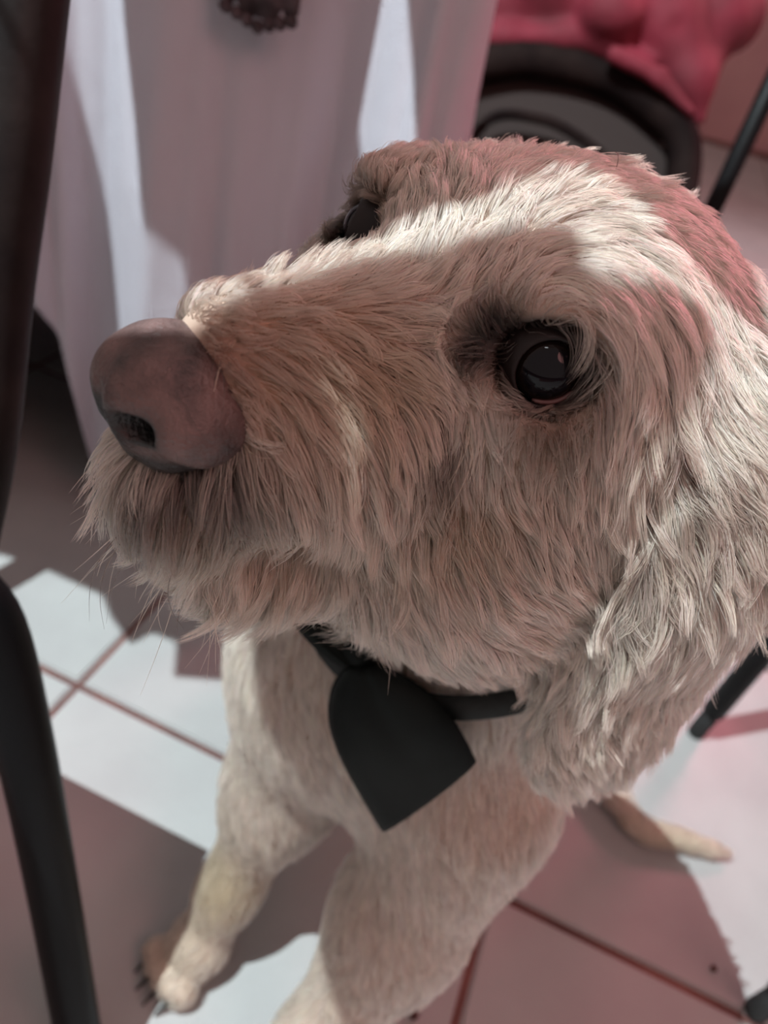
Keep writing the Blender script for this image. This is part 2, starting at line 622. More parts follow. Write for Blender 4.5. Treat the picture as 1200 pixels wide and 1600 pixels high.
V__, F__ = tube([upper[0] - np.array([0, 0, 0.012]), sc[0] * 0.7 + cen_ * 0.3 - np.array([0, 0, 0.025])], 0.012, 14)
link('seat_rail', mesh_from('seat_rail', V__, F__), black, lc)
V__, F__ = tube([upper[-1], (sc[1][0] + 0.04, sc[1][1] + 0.13, upper[-1][2])], 0.014, 14)
link('back_rail', mesh_from('back_rail', V__, F__), vinyl, lc)

# ---- added paper shapes, out of view, cutting the floodlight into patches
paper = mat('blocker_paper', (0.55, 0.25, 0.28), 0.9)
gl = empty('light_blocker', (-0.68, -0.03, 2.0))
tag(gl, 'added unseen paper shapes hung high to cut the floodlight into patches', 'light blocker')
BLOCKER_SHAPES = [
    [(-684.5, -49.7), (-679.1, -47.6), (-675.5, -45.5), (-671.8, -41.8), (-669.5, -38.4), (-666.4, -34.4), (-663.8, -32.1), (-660.0, -30.6), (-655.5, -28.9), (-650.9, -27.7), (-647.3, -25.3), (-644.1, -22.5), (-641.4, -20.0), (-639.1, -19.2), (-635.5, -19.7), (-633.2, -22.9), (-631.4, -25.9), (-628.2, -27.4), (-621.8, -28.0), (-620.9, -9.3), (-638.2, -8.5), (-643.6, -2.5), (-666.4, -1.7), (-703.6, -5.1), (-703.6, -35.7), (-695.5, -42.5)],
    [(-676.4, -50.3), (-674.4, -48.8), (-670.9, -46.9), (-667.3, -42.5), (-663.5, -38.1), (-660.5, -35.3), (-656.8, -33.7), (-652.3, -32.5), (-647.7, -30.8), (-644.5, -29.3), (-641.4, -29.3), (-640.5, -32.3), (-640.7, -35.7), (-638.2, -36.4), (-634.5, -33.6), (-632.3, -32.1), (-629.1, -32.0), (-628.5, -34.0), (-631.4, -38.7), (-633.6, -41.5), (-636.8, -43.1), (-639.1, -44.8), (-640.5, -46.3), (-643.2, -47.0), (-645.0, -48.4), (-646.4, -51.0), (-648.2, -54.4), (-657.3, -68.0), (-661.1, -68.0), (-661.8, -47.3), (-664.2, -47.3), (-664.9, -68.0), (-695.5, -68.0), (-702.7, -54.4), (-702.7, -39.9), (-693.6, -42.5), (-684.5, -50.1)],
    [(-639.1, -46.3), (-630.7, -43.4), (-630.5, -44.5), (-638.8, -47.2)],
    [(-806, 36), (-800, 29), (-790, 21), (-786, 27), (-778, 26), (-774, 14), (-760, 17), (-748, 26), (-742, 60), (-760, 84), (-797, 86), (-800, 95.5), (-900, 95.5), (-900, 44), (-830, 41)],
    [(-768, 95), (-757, 195), (-696, 205), (-706, 100)],
    [(-900, 95), (-795, 95), (-790, 118), (-782, 200), (-900, 205)],
    [(-684, 100), (-676, 205), (-560, 205), (-570, 100)],
]
for poly in BLOCKER_SHAPES:
    bm = bmesh.new()
    vs = [bm.verts.new((x * 0.001, y * 0.001, 2.0)) for x, y in poly]
    f_ = bm.faces.new(vs)
    ex = bmesh.ops.extrude_face_region(bm, geom=[f_])
    bmesh.ops.translate(bm, vec=(0, 0, 0.001), verts=[g for g in ex['geom'] if isinstance(g, bmesh.types.BMVert)])
    link('blocker_flag', bm_mesh('blocker_flag', bm), paper, gl, False)
V__, F__ = tube([(-0.66, -3.0, 2.06), (-0.66, -0.8, 2.012), (-0.665, -0.05, 2.004), (-0.76, 0.05, 2.004), (-0.9, 5.3, 2.3)], 0.0008, 6)
link('blocker_string', mesh_from('blocker_string', V__, F__), paper, gl)


# ---- low dark chair with arched back, red garment on top
brown = noise_color(mat('dark_brown_frame', (0.03, 0.02, 0.018), 0.7, **{'Specular IOR Level': 0.03}), (0.008, 0.005, 0.005), (0.018, 0.011, 0.010), 12)
grey = mat('grey_brown_fabric', (0.040, 0.029, 0.027), 0.85, **{'Specular IOR Level': 0.1})
tan_ = mat('brown_wood', (0.14, 0.07, 0.055), 0.6)
DB = 1.27
bc = empty('arched_chair', on_floor(900, 420, 0) * 0 + np.append(at(900, 200, DB)[:2], 0))
tag(bc, 'dark brown chair with an arched back under the red garment', 'chair')


def arch(name, pts, r, m, depth, parent):
    V__, F__ = tube(smooth_path([at(x, y, depth) for x, y in pts], 6), r, 14)
    return link(name, mesh_from(name, V__, F__), m, parent)


arch('back_frame', [(610, 520), (640, 260), (700, 130), (790, 95), (880, 100), (960, 125), (1025, 170), (1068, 225), (1058, 330), (1030, 460), (1005, 560)], 0.030, brown, DB, bc)
arch('inner_rail', [(700, 300), (760, 190), (840, 185), (905, 215), (960, 265), (990, 330)], 0.009, brown, DB - 0.02, bc)
arch('side_post', [(1078, 215), (1074, 330), (1068, 480)], 0.012, tan_, DB + 0.06, bc)
# upholstered panel inside the arch
pts = [(650, 480), (670, 270), (730, 140), (800, 110), (880, 115), (950, 140), (1010, 185), (1045, 240), (1035, 340), (1010, 470)]
pc = at(860, 330, DB + 0.03)
pv = [pc] + [at(x, y, DB + 0.03) for x, y in pts]
fv = []
n_ = len(pts)
nb_ = -c_f * 0.02
V__ = [v + nb_ * (0.6 if i == 0 else 0) for i, v in enumerate(pv)] + [v + c_f * 0.03 for v in pv]
m1 = len(pv)
F__ = [(0, i, i % n_ + 1) for i in range(1, n_ + 1)] + [(m1, m1 + i % n_ + 1, m1 + i) for i in range(1, n_ + 1)] + [(i, m1 + i, m1 + i % n_ + 1, i % n_ + 1) for i in range(1, n_ + 1)]
link('back_panel', mesh_from('back_panel', V__, F__), grey, bc, False)
cushion('seat', (at(860, 330, DB + 0.03)[0] + 0.0, at(860, 330, DB + 0.03)[1] + 0.22, 0.27), (0.42, 0.40, 0.06), brown, bc)
q = at(860, 330, DB + 0.03)
for a, b_ in ((-0.17, 0.06), (0.17, 0.06), (-0.17, 0.38), (0.17, 0.38)):
    V__, F__ = tube([(q[0] + a, q[1] + b_, 0), (q[0] + a, q[1] + b_, 0.25)], 0.016, 12)
    link('leg', mesh_from('leg', V__, F__), brown, bc)

# red garment bunched over the arch
red = mat('red_pink_fabric', (0.42, 0.03, 0.075), 0.8)
noise_color(red, (0.10, 0.005, 0.012), (0.19, 0.010, 0.026), 8, bump=0.25, bump_scale=50, bump_dist=0.004)
gf = Field((-0.15, 1.05, 0.38), (0.82, 1.90, 0.95), 0.006)
D2 = DB - 0.01
prev = None
for (x, y, r, dd) in [(690, 30, .05, .04), (770, 15, .055, .03), (860, 5, .06, .02), (950, 5, .062, .0), (1040, 40, .060, .0), (1085, 100, .048, .02)]:
    p = at(x, y, D2 + dd)
    if prev is not None:
        gf.cap(prev[0], p, prev[1], r, 0.03)
    prev = (p, r)
gf.chain([at(1040, 60, D2), at(1080, 130, D2), at(1092, 185, D2 + .01)], [0.045, 0.034, 0.012], 0.03)
gf.chain([at(690, 62, D2 + .02), at(790, 58, D2), at(880, 58, D2 - .01), at(950, 74, D2 - .015), at(1010, 105, D2 - .02)], [0.018, 0.018, 0.018, 0.018, 0.016], 0.02)
gf.ell(at(1152, 30, D2 + 0.02), (0.045, 0.045, 0.055), None, 0.012)
gf.cap(at(1128, -10, D2 - 0.06), at(1150, 75, D2 - 0.05), 0.010, 0.009, 0.012, cut=True)
gf.ell(at(955, 20, D2 - 0.05), (0.050, 0.045, 0.040), None, 0.03)
gf.ell(at(1020, -20, D2 - 0.02), (0.060, 0.055, 0.050), None, 0.015)
gf.ell(at(1120, 40, D2), (0.055, 0.040, 0.060), None, 0.02)
gf.ell(at(850, -30, D2 - 0.02), (0.08, 0.05, 0.05), None, 0.02)
gf.chain([at(960, 85, D2 - .05), at(1030, 120, D2 - .045), at(1080, 175, D2 - .03)], [0.014, 0.014, 0.008], 0.012)
gf.cap(at(900, 60, D2 - 0.085), at(1010, 75, D2 - 0.085), 0.012, 0.012, 0.02, cut=True)
gf.cap(at(1065, 40, D2 - 0.07), at(1120, 110, D2 - 0.07), 0.014, 0.012, 0.02, cut=True)
gf.cap(at(1025, 95, D2 - 0.07), at(1075, 150, D2 - 0.055), 0.010, 0.008, 0.015, cut=True)
Vg, Fg = gf.mesh()
garment = link('garment', fast_mesh('garment', Vg, Fg), red)
tag(garment, 'crumpled red pink garment draped over the arched dark chair', 'garment')


# ================================================================== DOG
FUR_COUNT = 270000

def rot_ypr(yaw, pit, rol):
    cy, sy, cp, sp, cr, sr = math.cos(yaw), math.sin(yaw), math.cos(pit), math.sin(pit), math.cos(rol), math.sin(rol)
    return np.array([[cy, -sy, 0], [sy, cy, 0], [0, 0, 1]]) @ np.array([[cp, 0, -sp], [0, 1, 0], [sp, 0, cp]]) @ np.array([[1, 0, 0], [0, cr, -sr], [0, sr, cr]])


HM = rot_ypr(math.radians(225), math.radians(0), math.radians(-3))
HO = np.array([0.0045, 0.203, 0.574])


def hp(x, y, z):
    """head-local (forward, left, up) metres to world"""
    return HM @ np.array([x, y, z]) + HO


body = Field((-0.20, -0.02, -0.012), (0.52, 0.72, 0.68), 0.003)
# skull, brow, stop
body.ell(hp(-0.040, 0, -0.012), (0.058, 0.050, 0.034), HM, 0.02)
body.ell(hp(-0.016, 0, -0.002), (0.032, 0.040, 0.024), HM, 0.02)
for s in (-1, 1):
    body.ell(hp(-0.004, s * 0.037, 0.012), (0.018, 0.013, 0.010), HM, 0.014)      # brow ridge
    body.ell(hp(-0.034, s * 0.044, -0.034), (0.044, 0.026, 0.036), HM, 0.03)      # cheek
    body.ell(hp(-0.003, s * 0.0435, -0.004), (0.016, 0.0095, 0.015), HM, 0.012)      # orbit rim
    body.ell(hp(0.002, s * 0.030, -0.018), (0.024, 0.016, 0.016), HM, 0.02)       # under the eye
# muzzle
body.cap(hp(0.0, 0, -0.014), hp(0.069, 0, -0.0115), 0.026, 0.0158, 0.02)
for s in (-1, 1):
    body.ell(hp(0.056, s * 0.014, -0.033), (0.024, 0.014, 0.019), HM, 0.014)      # whisker pad
    body.ell(hp(0.020, s * 0.024, -0.038), (0.036, 0.016, 0.026), HM, 0.016)
body.cap(hp(-0.025, 0, -0.080), hp(0.056, 0, -0.083), 0.031, 0.019, 0.016)         # lower jaw
body.ell(hp(0.083, 0, -0.048), (0.014, 0.020, 0.018), HM, 0.010)                   # upper lip front
body.ell(hp(0.068, 0, -0.077), (0.013, 0.014, 0.015), HM, 0.012)                   # chin
body.ell(at(745, 875, 0.255), (0.038, 0.038, 0.040), None, 0.04)                   # throat
# neck and trunk
body.cap(hp(-0.060, 0, -0.030), (0.060, 0.285, 0.40), 0.055, 0.066, 0.04)
body.ell((0.036, 0.285, 0.31), (0.100, 0.080, 0.115), None, 0.05)
body.cap((0.060, 0.320, 0.33), (0.12, 0.46, 0.17), 0.085, 0.085, 0.05)
for hipc in ((0.175, 0.46, 0.095), (0.065, 0.53, 0.095)):
    body.ell(hipc, (0.075, 0.080, 0.080), None, 0.04)
hl = [((0.175, 0.45, 0.085), (0.12, 0.365, 0.07), (0.15, 0.41, 0.025), (0.10, 0.34, 0.016)),
      ((0.04, 0.54, 0.085), (-0.02, 0.49, 0.07), (0.03, 0.53, 0.025), (-0.03, 0.46, 0.016))]
for leg in hl:
    body.chain(leg, [0.05, 0.040, 0.022, 0.018], 0.03)
# forelegs
RP = np.array([-0.058, 0.200, 0.0])
LP = np.array([0.018, 0.115, 0.0])
body.chain([(-0.012, 0.292, 0.30), (-0.020, 0.268, 0.17), (-0.040, 0.232, 0.075), (-0.050, 0.212, 0.035)], [0.050, 0.034, 0.017, 0.017], 0.03)
body.chain([(0.092, 0.230, 0.28), (0.075, 0.200, 0.17), (0.044, 0.148, 0.075), (0.028, 0.127, 0.035)], [0.046, 0.036, 0.021, 0.019], 0.03)
paw_dir = np.array([-0.66, -0.75, 0.0])
paw_side = np.array([-paw_dir[1], paw_dir[0], 0])
CLAWS = []
for P in (RP, LP):
    body.ell(P + np.array([0.004, 0.006, 0.022]), (0.023, 0.023, 0.020), None, 0.015)
    for i in (-1.5, -0.5, 0.5, 1.5):
        tc = P + paw_dir * (0.022 - 0.004 * abs(i)) + paw_side * i * 0.0115 + np.array([0, 0, 0.012])
        body.ell(tc, (0.012, 0.009, 0.012), None, 0.006)
        CLAWS.append((tc + paw_dir * 0.008 + np.array([0, 0, -0.001]), tc + paw_dir * 0.021 + np.array([0, 0, -0.009])))
# tail
tail_pts = smooth_path([(0.19, 0.52, 0.07), (0.27, 0.49, 0.03), on_floor(990, 1283, 0.015), on_floor(1060, 1310, 0.012), on_floor(1138, 1334, 0.010)], 3)
body.chain(tail_pts, np.linspace(0.013, 0.0035, len(tail_pts)), 0.015)
# ears: broad hanging flaps
def ear(pts, side, rr):
    path = smooth_path(pts, 4)
    n = len(path)
    for i, p in enumerate(path):
        t = i / (n - 1)
        w = np.interp(t, [0, 0.25, 0.6, 0.85, 1], rr)
        nx = np.array(side, float)
        nx /= np.linalg.norm(nx)
        z = np.array([0, 0, 1.0])
        y = np.cross(z, nx)
        y /= np.linalg.norm(y)
        M = np.stack([nx, y, np.cross(nx, y)], 1)
        body.ell(p, (0.0075, w, 0.020), M, 0.012)
EAR_L = [at(1110, 560, 0.232), at(1165, 740, 0.213), at(1105, 900, 0.223), at(985, 1045, 0.255), at(915, 1172, 0.280)]
ear(EAR_L, (0.45, -0.9, 0.1), [0.018, 0.024, 0.025, 0.027, 0.020])
er = [hp(-0.050, -0.046, 0.000), hp(-0.052, -0.062, -0.02), hp(-0.055, -0.066, -0.06), hp(-0.057, -0.066, -0.10), hp(-0.06, -0.064, -0.125)]
ear(er, -HM[:, 1], [0.022, 0.026, 0.030, 0.027, 0.018])
# crease between cheek and ear
gp_ = [at(1118, 690, 0.220), at(1068, 800, 0.226), at(1015, 900, 0.236), at(955, 985, 0.250)]
for i in range(3):
    body.cap(gp_[i], gp_[i + 1], 0.0085, 0.0085, 0.008, cut=True)
# inner corner of the far eye sinks beside the bridge
body.ell(hp(0.017, -0.032, 0.006), (0.0130, 0.0100, 0.0100), HM, 0.012, cut=True)
# eye sockets
EYE_R = 0.0112
EYES = []
for s in (1, -1):
    ec = hp(0.0015, 0.0378, 0.001) if s > 0 else hp(0.0015, -0.0385, 0.000)
    ed = HM @ np.array([0.66, s * 0.70, 0.24])
    EYES.append((ec, ed / np.linalg.norm(ed), s))
    body.ell(ec + EYES[-1][1] * 0.006, (EYE_R * 1.12,) * 3, None, 0.006, cut=True)

V, F = body.mesh()
# drop the inside-box floor cut
skin = mat('dog_skin', (0.62, 0.50, 0.44), 0.7)
dog = empty('dog', (0.05, 0.25, 0.0))
tag(dog, 'cream shaggy dog sitting on the tiled floor wearing a dark bow tie', 'dog')
body_me = fast_mesh('dog_body', V, F)
body_ob = link('body', body_me, skin, dog)
# ---- nose leather
def hmesh(fld, name):
    V, F = fld.mesh()
    return fast_mesh(name, V @ HM.T + HO, F)


nf = Field((0.060, -0.030, -0.050), (0.116, 0.030, 0.014), 0.0007)
nf.ell((0.0850, 0, -0.0128), (0.0150, 0.0160, 0.0108), None, 0.006)
nf.ell((0.0885, 0, -0.0150), (0.0128, 0.0130, 0.0118), None, 0.006)
for s in (1, -1):
    nf.ell((0.0835, s * 0.0124, -0.0195), (0.0125, 0.0095, 0.0105), None, 0.0025)
    nf.ell((0.0955, s * 0.0050, -0.0180), (0.0065, 0.0050, 0.0105), None, 0.005)
    nf.ell((0.0865, s * 0.0075, -0.0300), (0.0080, 0.0060, 0.0060), None, 0.004)
nf.ell((0.0900, 0, -0.0290), (0.0080, 0.0070, 0.0075), None, 0.005)
for s in (1, -1):
    nf.cap((0.1060, s * 0.0100, -0.0200), (0.0880, s * 0.0085, -0.0195), 0.0052, 0.0036, 0.0022, cut=True)
    nf.cap((0.0995, s * 0.0115, -0.0255), (0.0860, s * 0.0220, -0.0315), 0.0036, 0.0030, 0.0022, cut=True)
nf.cap((0.1035, 0, -0.0130), (0.0985, 0, -0.0420), 0.0012, 0.0012, 0.0020, cut=True)
nose_mat = mat('nose_leather', (0.1, 0.07, 0.065), 0.42)
noise_color(nose_mat, (0.036, 0.024, 0.023), (0.150, 0.090, 0.082), 75, 0.36, 0.64, 7, bump=0.8, bump_scale=750, bump_dist=0.0010)
nt = nose_mat.node_tree
nb = nt.nodes['Principled BSDF']
rpn = [n for n in nt.nodes if n.type == 'VALTORGB'][0]
ncol = nt.nodes.new('ShaderNodeAttribute')
ncol.attribute_name = 'pigment_shade'
nmx = nt.nodes.new('ShaderNodeMix')
nmx.data_type = 'RGBA'
nmx.inputs['B'].default_value = (0.012, 0.011, 0.011, 1)
nt.links.new(ncol.outputs['Fac'], nmx.inputs['Factor'])
nt.links.new(rpn.outputs['Color'], nmx.inputs['A'])
nt.links.new(nmx.outputs['Result'], nb.inputs['Base Color'])
nose_ob = link('nose', hmesh(nf, 'dog_nose'), nose_mat, dog)
tag(nose_ob, 'brown pebbled nose leather with comma nostrils')
nv = np.empty(len(nose_ob.data.vertices) * 3, np.float32)
nose_ob.data.vertices.foreach_get('co', nv)
nl = (nv.reshape(-1, 3) - HO) @ HM
blk = np.clip((nl[:, 0] - 0.0935) / 0.006, 0, 1) * np.clip((-0.0135 - nl[:, 2]) / 0.004, 0, 1)
blk = np.maximum(blk, np.clip((-0.0265 - nl[:, 2]) / 0.003, 0, 1))
for s in (1, -1):
    a0, a1 = np.array([0.1060, s * 0.0100, -0.0200]), np.array([0.0880, s * 0.0085, -0.0195])
    tq = np.clip(((nl - a0) @ (a1 - a0)) / ((a1 - a0) @ (a1 - a0)), 0, 1)
    dq = np.linalg.norm(nl - a0 - tq[:, None] * (a1 - a0), axis=1)
    blk = np.maximum(blk, 1.1 * np.clip((0.0066 - dq) / 0.0012, 0, 1) * (nl[:, 0] < 0.0985))  # nostril hollows blackened: the shade inside them is put into the colour
na_ = nose_ob.data.attributes.new('pigment_shade', 'FLOAT', 'POINT')
na_.data.foreach_set('value', (blk * 0.9).astype(np.float32))

# ---- eyes
eye_mat = mat('dog_eye', (0.01, 0.008, 0.007), 0.03, **{'IOR': 1.38, 'Specular IOR Level': 0.38})
nt = eye_mat.node_tree
b = nt.nodes['Principled BSDF']
tc = nt.nodes.new('ShaderNodeTexCoord')
sep = nt.nodes.new('ShaderNodeSeparateXYZ')
nt.links.new(tc.outputs['Object'], sep.inputs[0])
rp = nt.nodes.new('ShaderNodeValToRGB')
mp = nt.nodes.new('ShaderNodeMapRange')
mp.inputs['From Min'].default_value, mp.inputs['From Max'].default_value = 0.0, EYE_R
nt.links.new(sep.outputs['Z'], mp.inputs['Value'])
nt.links.new(mp.outputs['Result'], rp.inputs['Fac'])
cr = rp.color_ramp
cr.elements[0].position, cr.elements[0].color = 0.0, (0.30, 0.20, 0.18, 1)
cr.elements[1].position, cr.elements[1].color = 1.0, (0.004, 0.004, 0.006, 1)
for pos, c in ((0.50, (0.22, 0.14, 0.12)), (0.56, (0.006, 0.004, 0.004)), (0.70, (0.010, 0.006, 0.005)), (0.84, (0.008, 0.005, 0.004)), (0.88, (0.004, 0.004, 0.006))):
    e = cr.elements.new(pos)
    e.color = (*c, 1)
nt.links.new(rp.outputs['Color'], b.inputs['Base Color'])
lid_mat = mat('eyelid_skin', (0.012, 0.008, 0.0075), 0.4, **{'Specular IOR Level': 0.25})
pink_mat = mat('inner_eyelid', (0.11, 0.05, 0.048), 0.25)
for ec, ed, s in EYES:
    bm = bmesh.new()
    bmesh.ops.create_uvsphere(bm, u_segments=40, v_segments=28, radius=EYE_R)
    for v in bm.verts:
        c = v.co.z / EYE_R
        if c > 0.5:
            v.co *= 1 + 0.05 * ((c - 0.5) / 0.5) ** 2
    o = link('eye', bm_mesh('dog_eye', bm), eye_mat, dog)
    o.parent = None
    up = HM[:, 2]
    xa = np.cross(up, ed)
    xa /= np.linalg.norm(xa)
    ya = np.cross(ed, xa)
    o.matrix_world = Matrix(((xa[0], ya[0], ed[0], ec[0]), (xa[1], ya[1], ed[1], ec[1]), (xa[2], ya[2], ed[2], ec[2]), (0, 0, 0, 1)))
    mw = o.matrix_world.copy()
    o.parent = dog
    o.matrix_parent_inverse = Matrix.Translation(-Vector(dog.location))
    o.matrix_basis = mw
    tag(o, 'glossy near-black eye')
    EM = np.stack([xa, ya, ed], 1)
    lf = Field((-0.018, -0.018, -0.018), (0.018, 0.018, 0.018), 0.0006)
    lf.ell((0, 0, 0), (EYE_R + 0.0021,) * 3, None, 0.001)
    lf.ell((0, 0, 0), (EYE_R + 0.0003,) * 3, None, 0.0008, cut=True)
    lf.ell((0.0006, -0.0004, 0.012), (0.0082, 0.0084, 0.020), None, 0.0016, cut=True)
    lf.ell((0, 0, -0.030), (0.0310,) * 3, None, 0.001, cut=True)
    Vl, Fl = lf.mesh()
    link('eyelid', fast_mesh('dog_eyelid', Vl @ EM.T + ec, Fl), lid_mat, dog)
    # moist pink rim along the lower lid
    pts = [EM @ np.array([0.0086 * math.cos(a), 0.0080 * math.sin(a), 0.0082]) + ec for a in np.linspace(math.radians(262), math.radians(338), 12)]
    Vt, Ft = tube(pts, [0.0002] + [0.0007] * 10 + [0.0002], 8)
    link('inner_eyelid', mesh_from('inner_eyelid', Vt, Ft), pink_mat, dog)

# ---- claws
claw_mat = mat('claw_horn', (0.02, 0.018, 0.016), 0.35)
for a, c in CLAWS:
    mid = (a + c) / 2 + np.array([0, 0, 0.0025])
    Vt, Ft = tube(smooth_path([a, mid, c], 3), list(np.linspace(0.0032, 0.0006, 7)), 8)
    link('claw', mesh_from('claw', Vt, Ft), claw_mat, dog)

# ---- fur
bvh = BVHTree.FromPolygons([tuple(v) for v in V.tolist()], [tuple(f) for f in F.tolist()])


def hit(x, y):
    loc, n, i, d = bvh.ray_cast(Vector(c_p), Vector(ray(x, y)).normalized())
    if loc is None:
        loc, n, i, d = bvh.find_nearest(Vector(at(x, y, 0.21)))
    return np.array(loc), np.array(n)


# where the coat lies which way: start point, direction, length in mm, lift, gravity
CTRL = [
    (300, 490, .55, -.75, 10, .8), (380, 460, .55, -.75, 11, .8), (450, 445, .55, -.75, 12, .8), (540, 425, .45, -.85, 13, .75), (640, 395, .4, -.9, 14, .5),
    (350, 560, .75, .65, 7, .3), (430, 520, .95, .3, 12, .35), (450, 610, .8, .6, 16, .35), (550, 520, .97, .15, 16, .3), (650, 510, .98, .15, 14, .3),
    (600, 620, .7, .7, 20, .35), (560, 720, .3, .95, 22, .35), (480, 700, .4, .9, 22, .4), (400, 760, .1, 1, 30, .45), (310, 770, -.1, 1, 27, .5),
    (240, 800, -.3, .95, 24, .5), (190, 790, -.6, .8, 16, .6), (350, 860, .1, 1, 36, .45), (330, 910, .15, 1, 34, .45), (430, 930, .2, 1, 36, .45), (550, 940, .05, 1, 34, .4), (450, 860, .25, .97, 36, .45), (550, 880, .12, 1, 34, .4),
    (640, 820, .2, 1, 25, .3), (680, 700, .15, 1, 18, .3), (740, 700, .03, 1, 13, .35), (850, 720, .15, 1, 12, .25), (920, 700, .08, 1, 18, .3),
    (800, 820, .45, .9, 18, .25), (900, 850, .35, .9, 20, .25), (700, 900, .35, .9, 22, .3), (760, 960, .7, .6, 18, .25), (900, 960, .85, .3, 18, .25),
    (650, 1000, .2, 1, 17, .25), (850, 930, .8, .45, 18, .25),
    (960, 600, .15, 1, 24, .3), (1030, 650, .0, 1, 26, .3), (1100, 560, .12, 1, 26, .3), (945, 500, .5, .85, 20, .3), (1010, 420, .75, .65, 24, .3),
    (1060, 470, .45, .9, 24, .3), (910, 390, .85, .1, 20, .35), (850, 340, .75, -.6, 18, .4), (780, 350, .3, -.95, 15, .4), (700, 300, .1, -1, 13, .45),
    (620, 290, -.15, -1, 13, .6), (590, 285, -.25, -1, 13, .7), (560, 300, -.6, -.8, 14, .9), (530, 345, -.95, -.2, 14, .9), (525, 385, -1, .3, 12, .8), (575, 345, -.4, -.9, 4, .5, 6), (548, 368, -1, -.1, 5, .6, 5), (585, 385, .3, -.9, 3, .3, 5), (565, 408, .4, -.85, 8, .5, 6), (880, 290, .65, -.6, 14, .4), (1000, 330, .9, .05, 13, .3),
    (1080, 390, .8, .6, 14, .25), (1150, 500, .3, .95, 24, .3), (720, 420, .55, -.8, 12, .35), (790, 470, .35, -.9, 10, .35), (865, 490, .8, -.45, 12, .3),
    (920, 530, .55, .8, 15, .3), (735, 550, -.8, .1, 3.5, .2, 8), (775, 510, -.3, -.9, 3.5, .25, 7), (830, 495, .1, -.95, 5, .35, 6), (770, 600, -.3, .9, 6, .3, 6), (810, 660, -.1, 1, 5, .25, 6), (855, 670, .1, 1, 4.5, .2, 6),
    (905, 570, .15, 1, 10, .45, 5), (895, 620, .3, 1, 7, .25, 5), (745, 650, .05, 1, 10, .35, 7), (700, 600, .9, .4, 9, .3, 7),
    (330, 545, .6, .3, 3.5, .3, 6), (375, 620, .8, .6, 6, .3, 6), (300, 745, -.1, 1, 7, .3, 6), (250, 500, .6, -.6, 3.5, .5, 6),
    (1150, 720, .7, .7, 22, .4), (1100, 820, .45, .9, 22, .4), (1085, 930, .35, .93, 22, .5), (1000, 960, .2, .95, 22, .4), (1040, 1050, -.35, .93, 22, .3),
    (950, 1080, -.35, .93, 22, .35), (890, 1110, -.6, .75, 18, .45), (1020, 1150, -.2, .97, 22, .3), (960, 1220, -.1, 1, 18, .3), (1060, 1110, -.1, 1, 18, .4),
]
CTRL_BODY = [
    (380, 1050, -.05, 1, 17, .45), (430, 1080, .1, 1, 17, .35), (430, 1280, .0, 1, 17, .35), (650, 1350, .1, 1, 18, .3), (800, 1220, .15, 1, 18, .3),
    (600, 1430, .2, .98, 15, .3), (720, 1480, .35, .9, 14, .35), (840, 1350, .4, .9, 17, .4), (330, 1400, -.45, .9, 9, .25), (260, 1500, -.7, .7, 7, .2),
    (210, 1540, -.8, .6, 5, .15), (540, 1560, -.3, .95, 11, .25), (1060, 1310, 1, .35, 7, .15),
]
cp, cd, cl, cf, cs, cw = [], [], [], [], [], []
for tbl, sig in ((CTRL, 0.013), (CTRL_BODY, 0.032)):
    for (x, y, dx, dy, ln, lf, *own) in tbl:
        p, n = hit(x, y)
        depth = (p - c_p) @ c_f
        d = at(x + dx * 20, y + dy * 20, depth) - at(x, y, depth)
        d -= n * (d @ n)
        cp.append(p)
        cd.append(d / np.linalg.norm(d))
        cl.append(ln * 0.001)
        cf.append(lf)
        cs.append(own[0] * 0.001 if own else sig)
        cw.append(4.0 if own else 1.0)
ec, ed, s_ = EYES[1]
fx = np.cross(HM[:, 2], ed)
fx /= np.linalg.norm(fx)
fy = np.cross(ed, fx)
for a in np.linspace(0, 2 * math.pi, 9)[:-1]:
    dv = fx * math.cos(a) + fy * math.sin(a)
    l_, n_, i_, d_ = bvh.find_nearest(Vector(ec + dv * EYE_R * 1.75 + ed * 0.004))
    cp.append(np.array(l_))
    cd.append(dv)
    med = dv @ HM[:, 1] > 0.1
    cl.append(0.004 if med else 0.013)
    cf.append(0.3 if med else 0.9)
    cs.append(0.007)
    cw.append(6.0 if med else 3.0)
cp, cd, cl, cf, cs, cw = map(np.array, (cp, cd, cl, cf, cs, cw))


def flow(P, N):
    """coat direction, length and lift at surface points"""
    base = np.array([0, 0, -1.0]) - 0.6 * HM[:, 0]
    D = np.tile(base / np.linalg.norm(base), (len(P), 1)) * 0.004
    L = np.full(len(P), 0.015 * 0.004)
    Lf = np.full(len(P), 0.3 * 0.004)
    W = np.full(len(P), 0.004)
    for i in range(len(cp)):
        d2 = ((P - cp[i]) ** 2).sum(1)
        w = cw[i] * np.exp(-d2 / (cs[i] ** 2)) + 0.0008 * np.exp(-d2 / (4 * cs[i]) ** 2)
        D += w[:, None] * cd[i]
        L += w * cl[i]
        Lf += w * cf[i]
        W += w
    D -= N * (D * N).sum(1)[:, None]
    D /= np.linalg.norm(D, axis=1)[:, None] + 1e-9
    return D, L / W, Lf / W


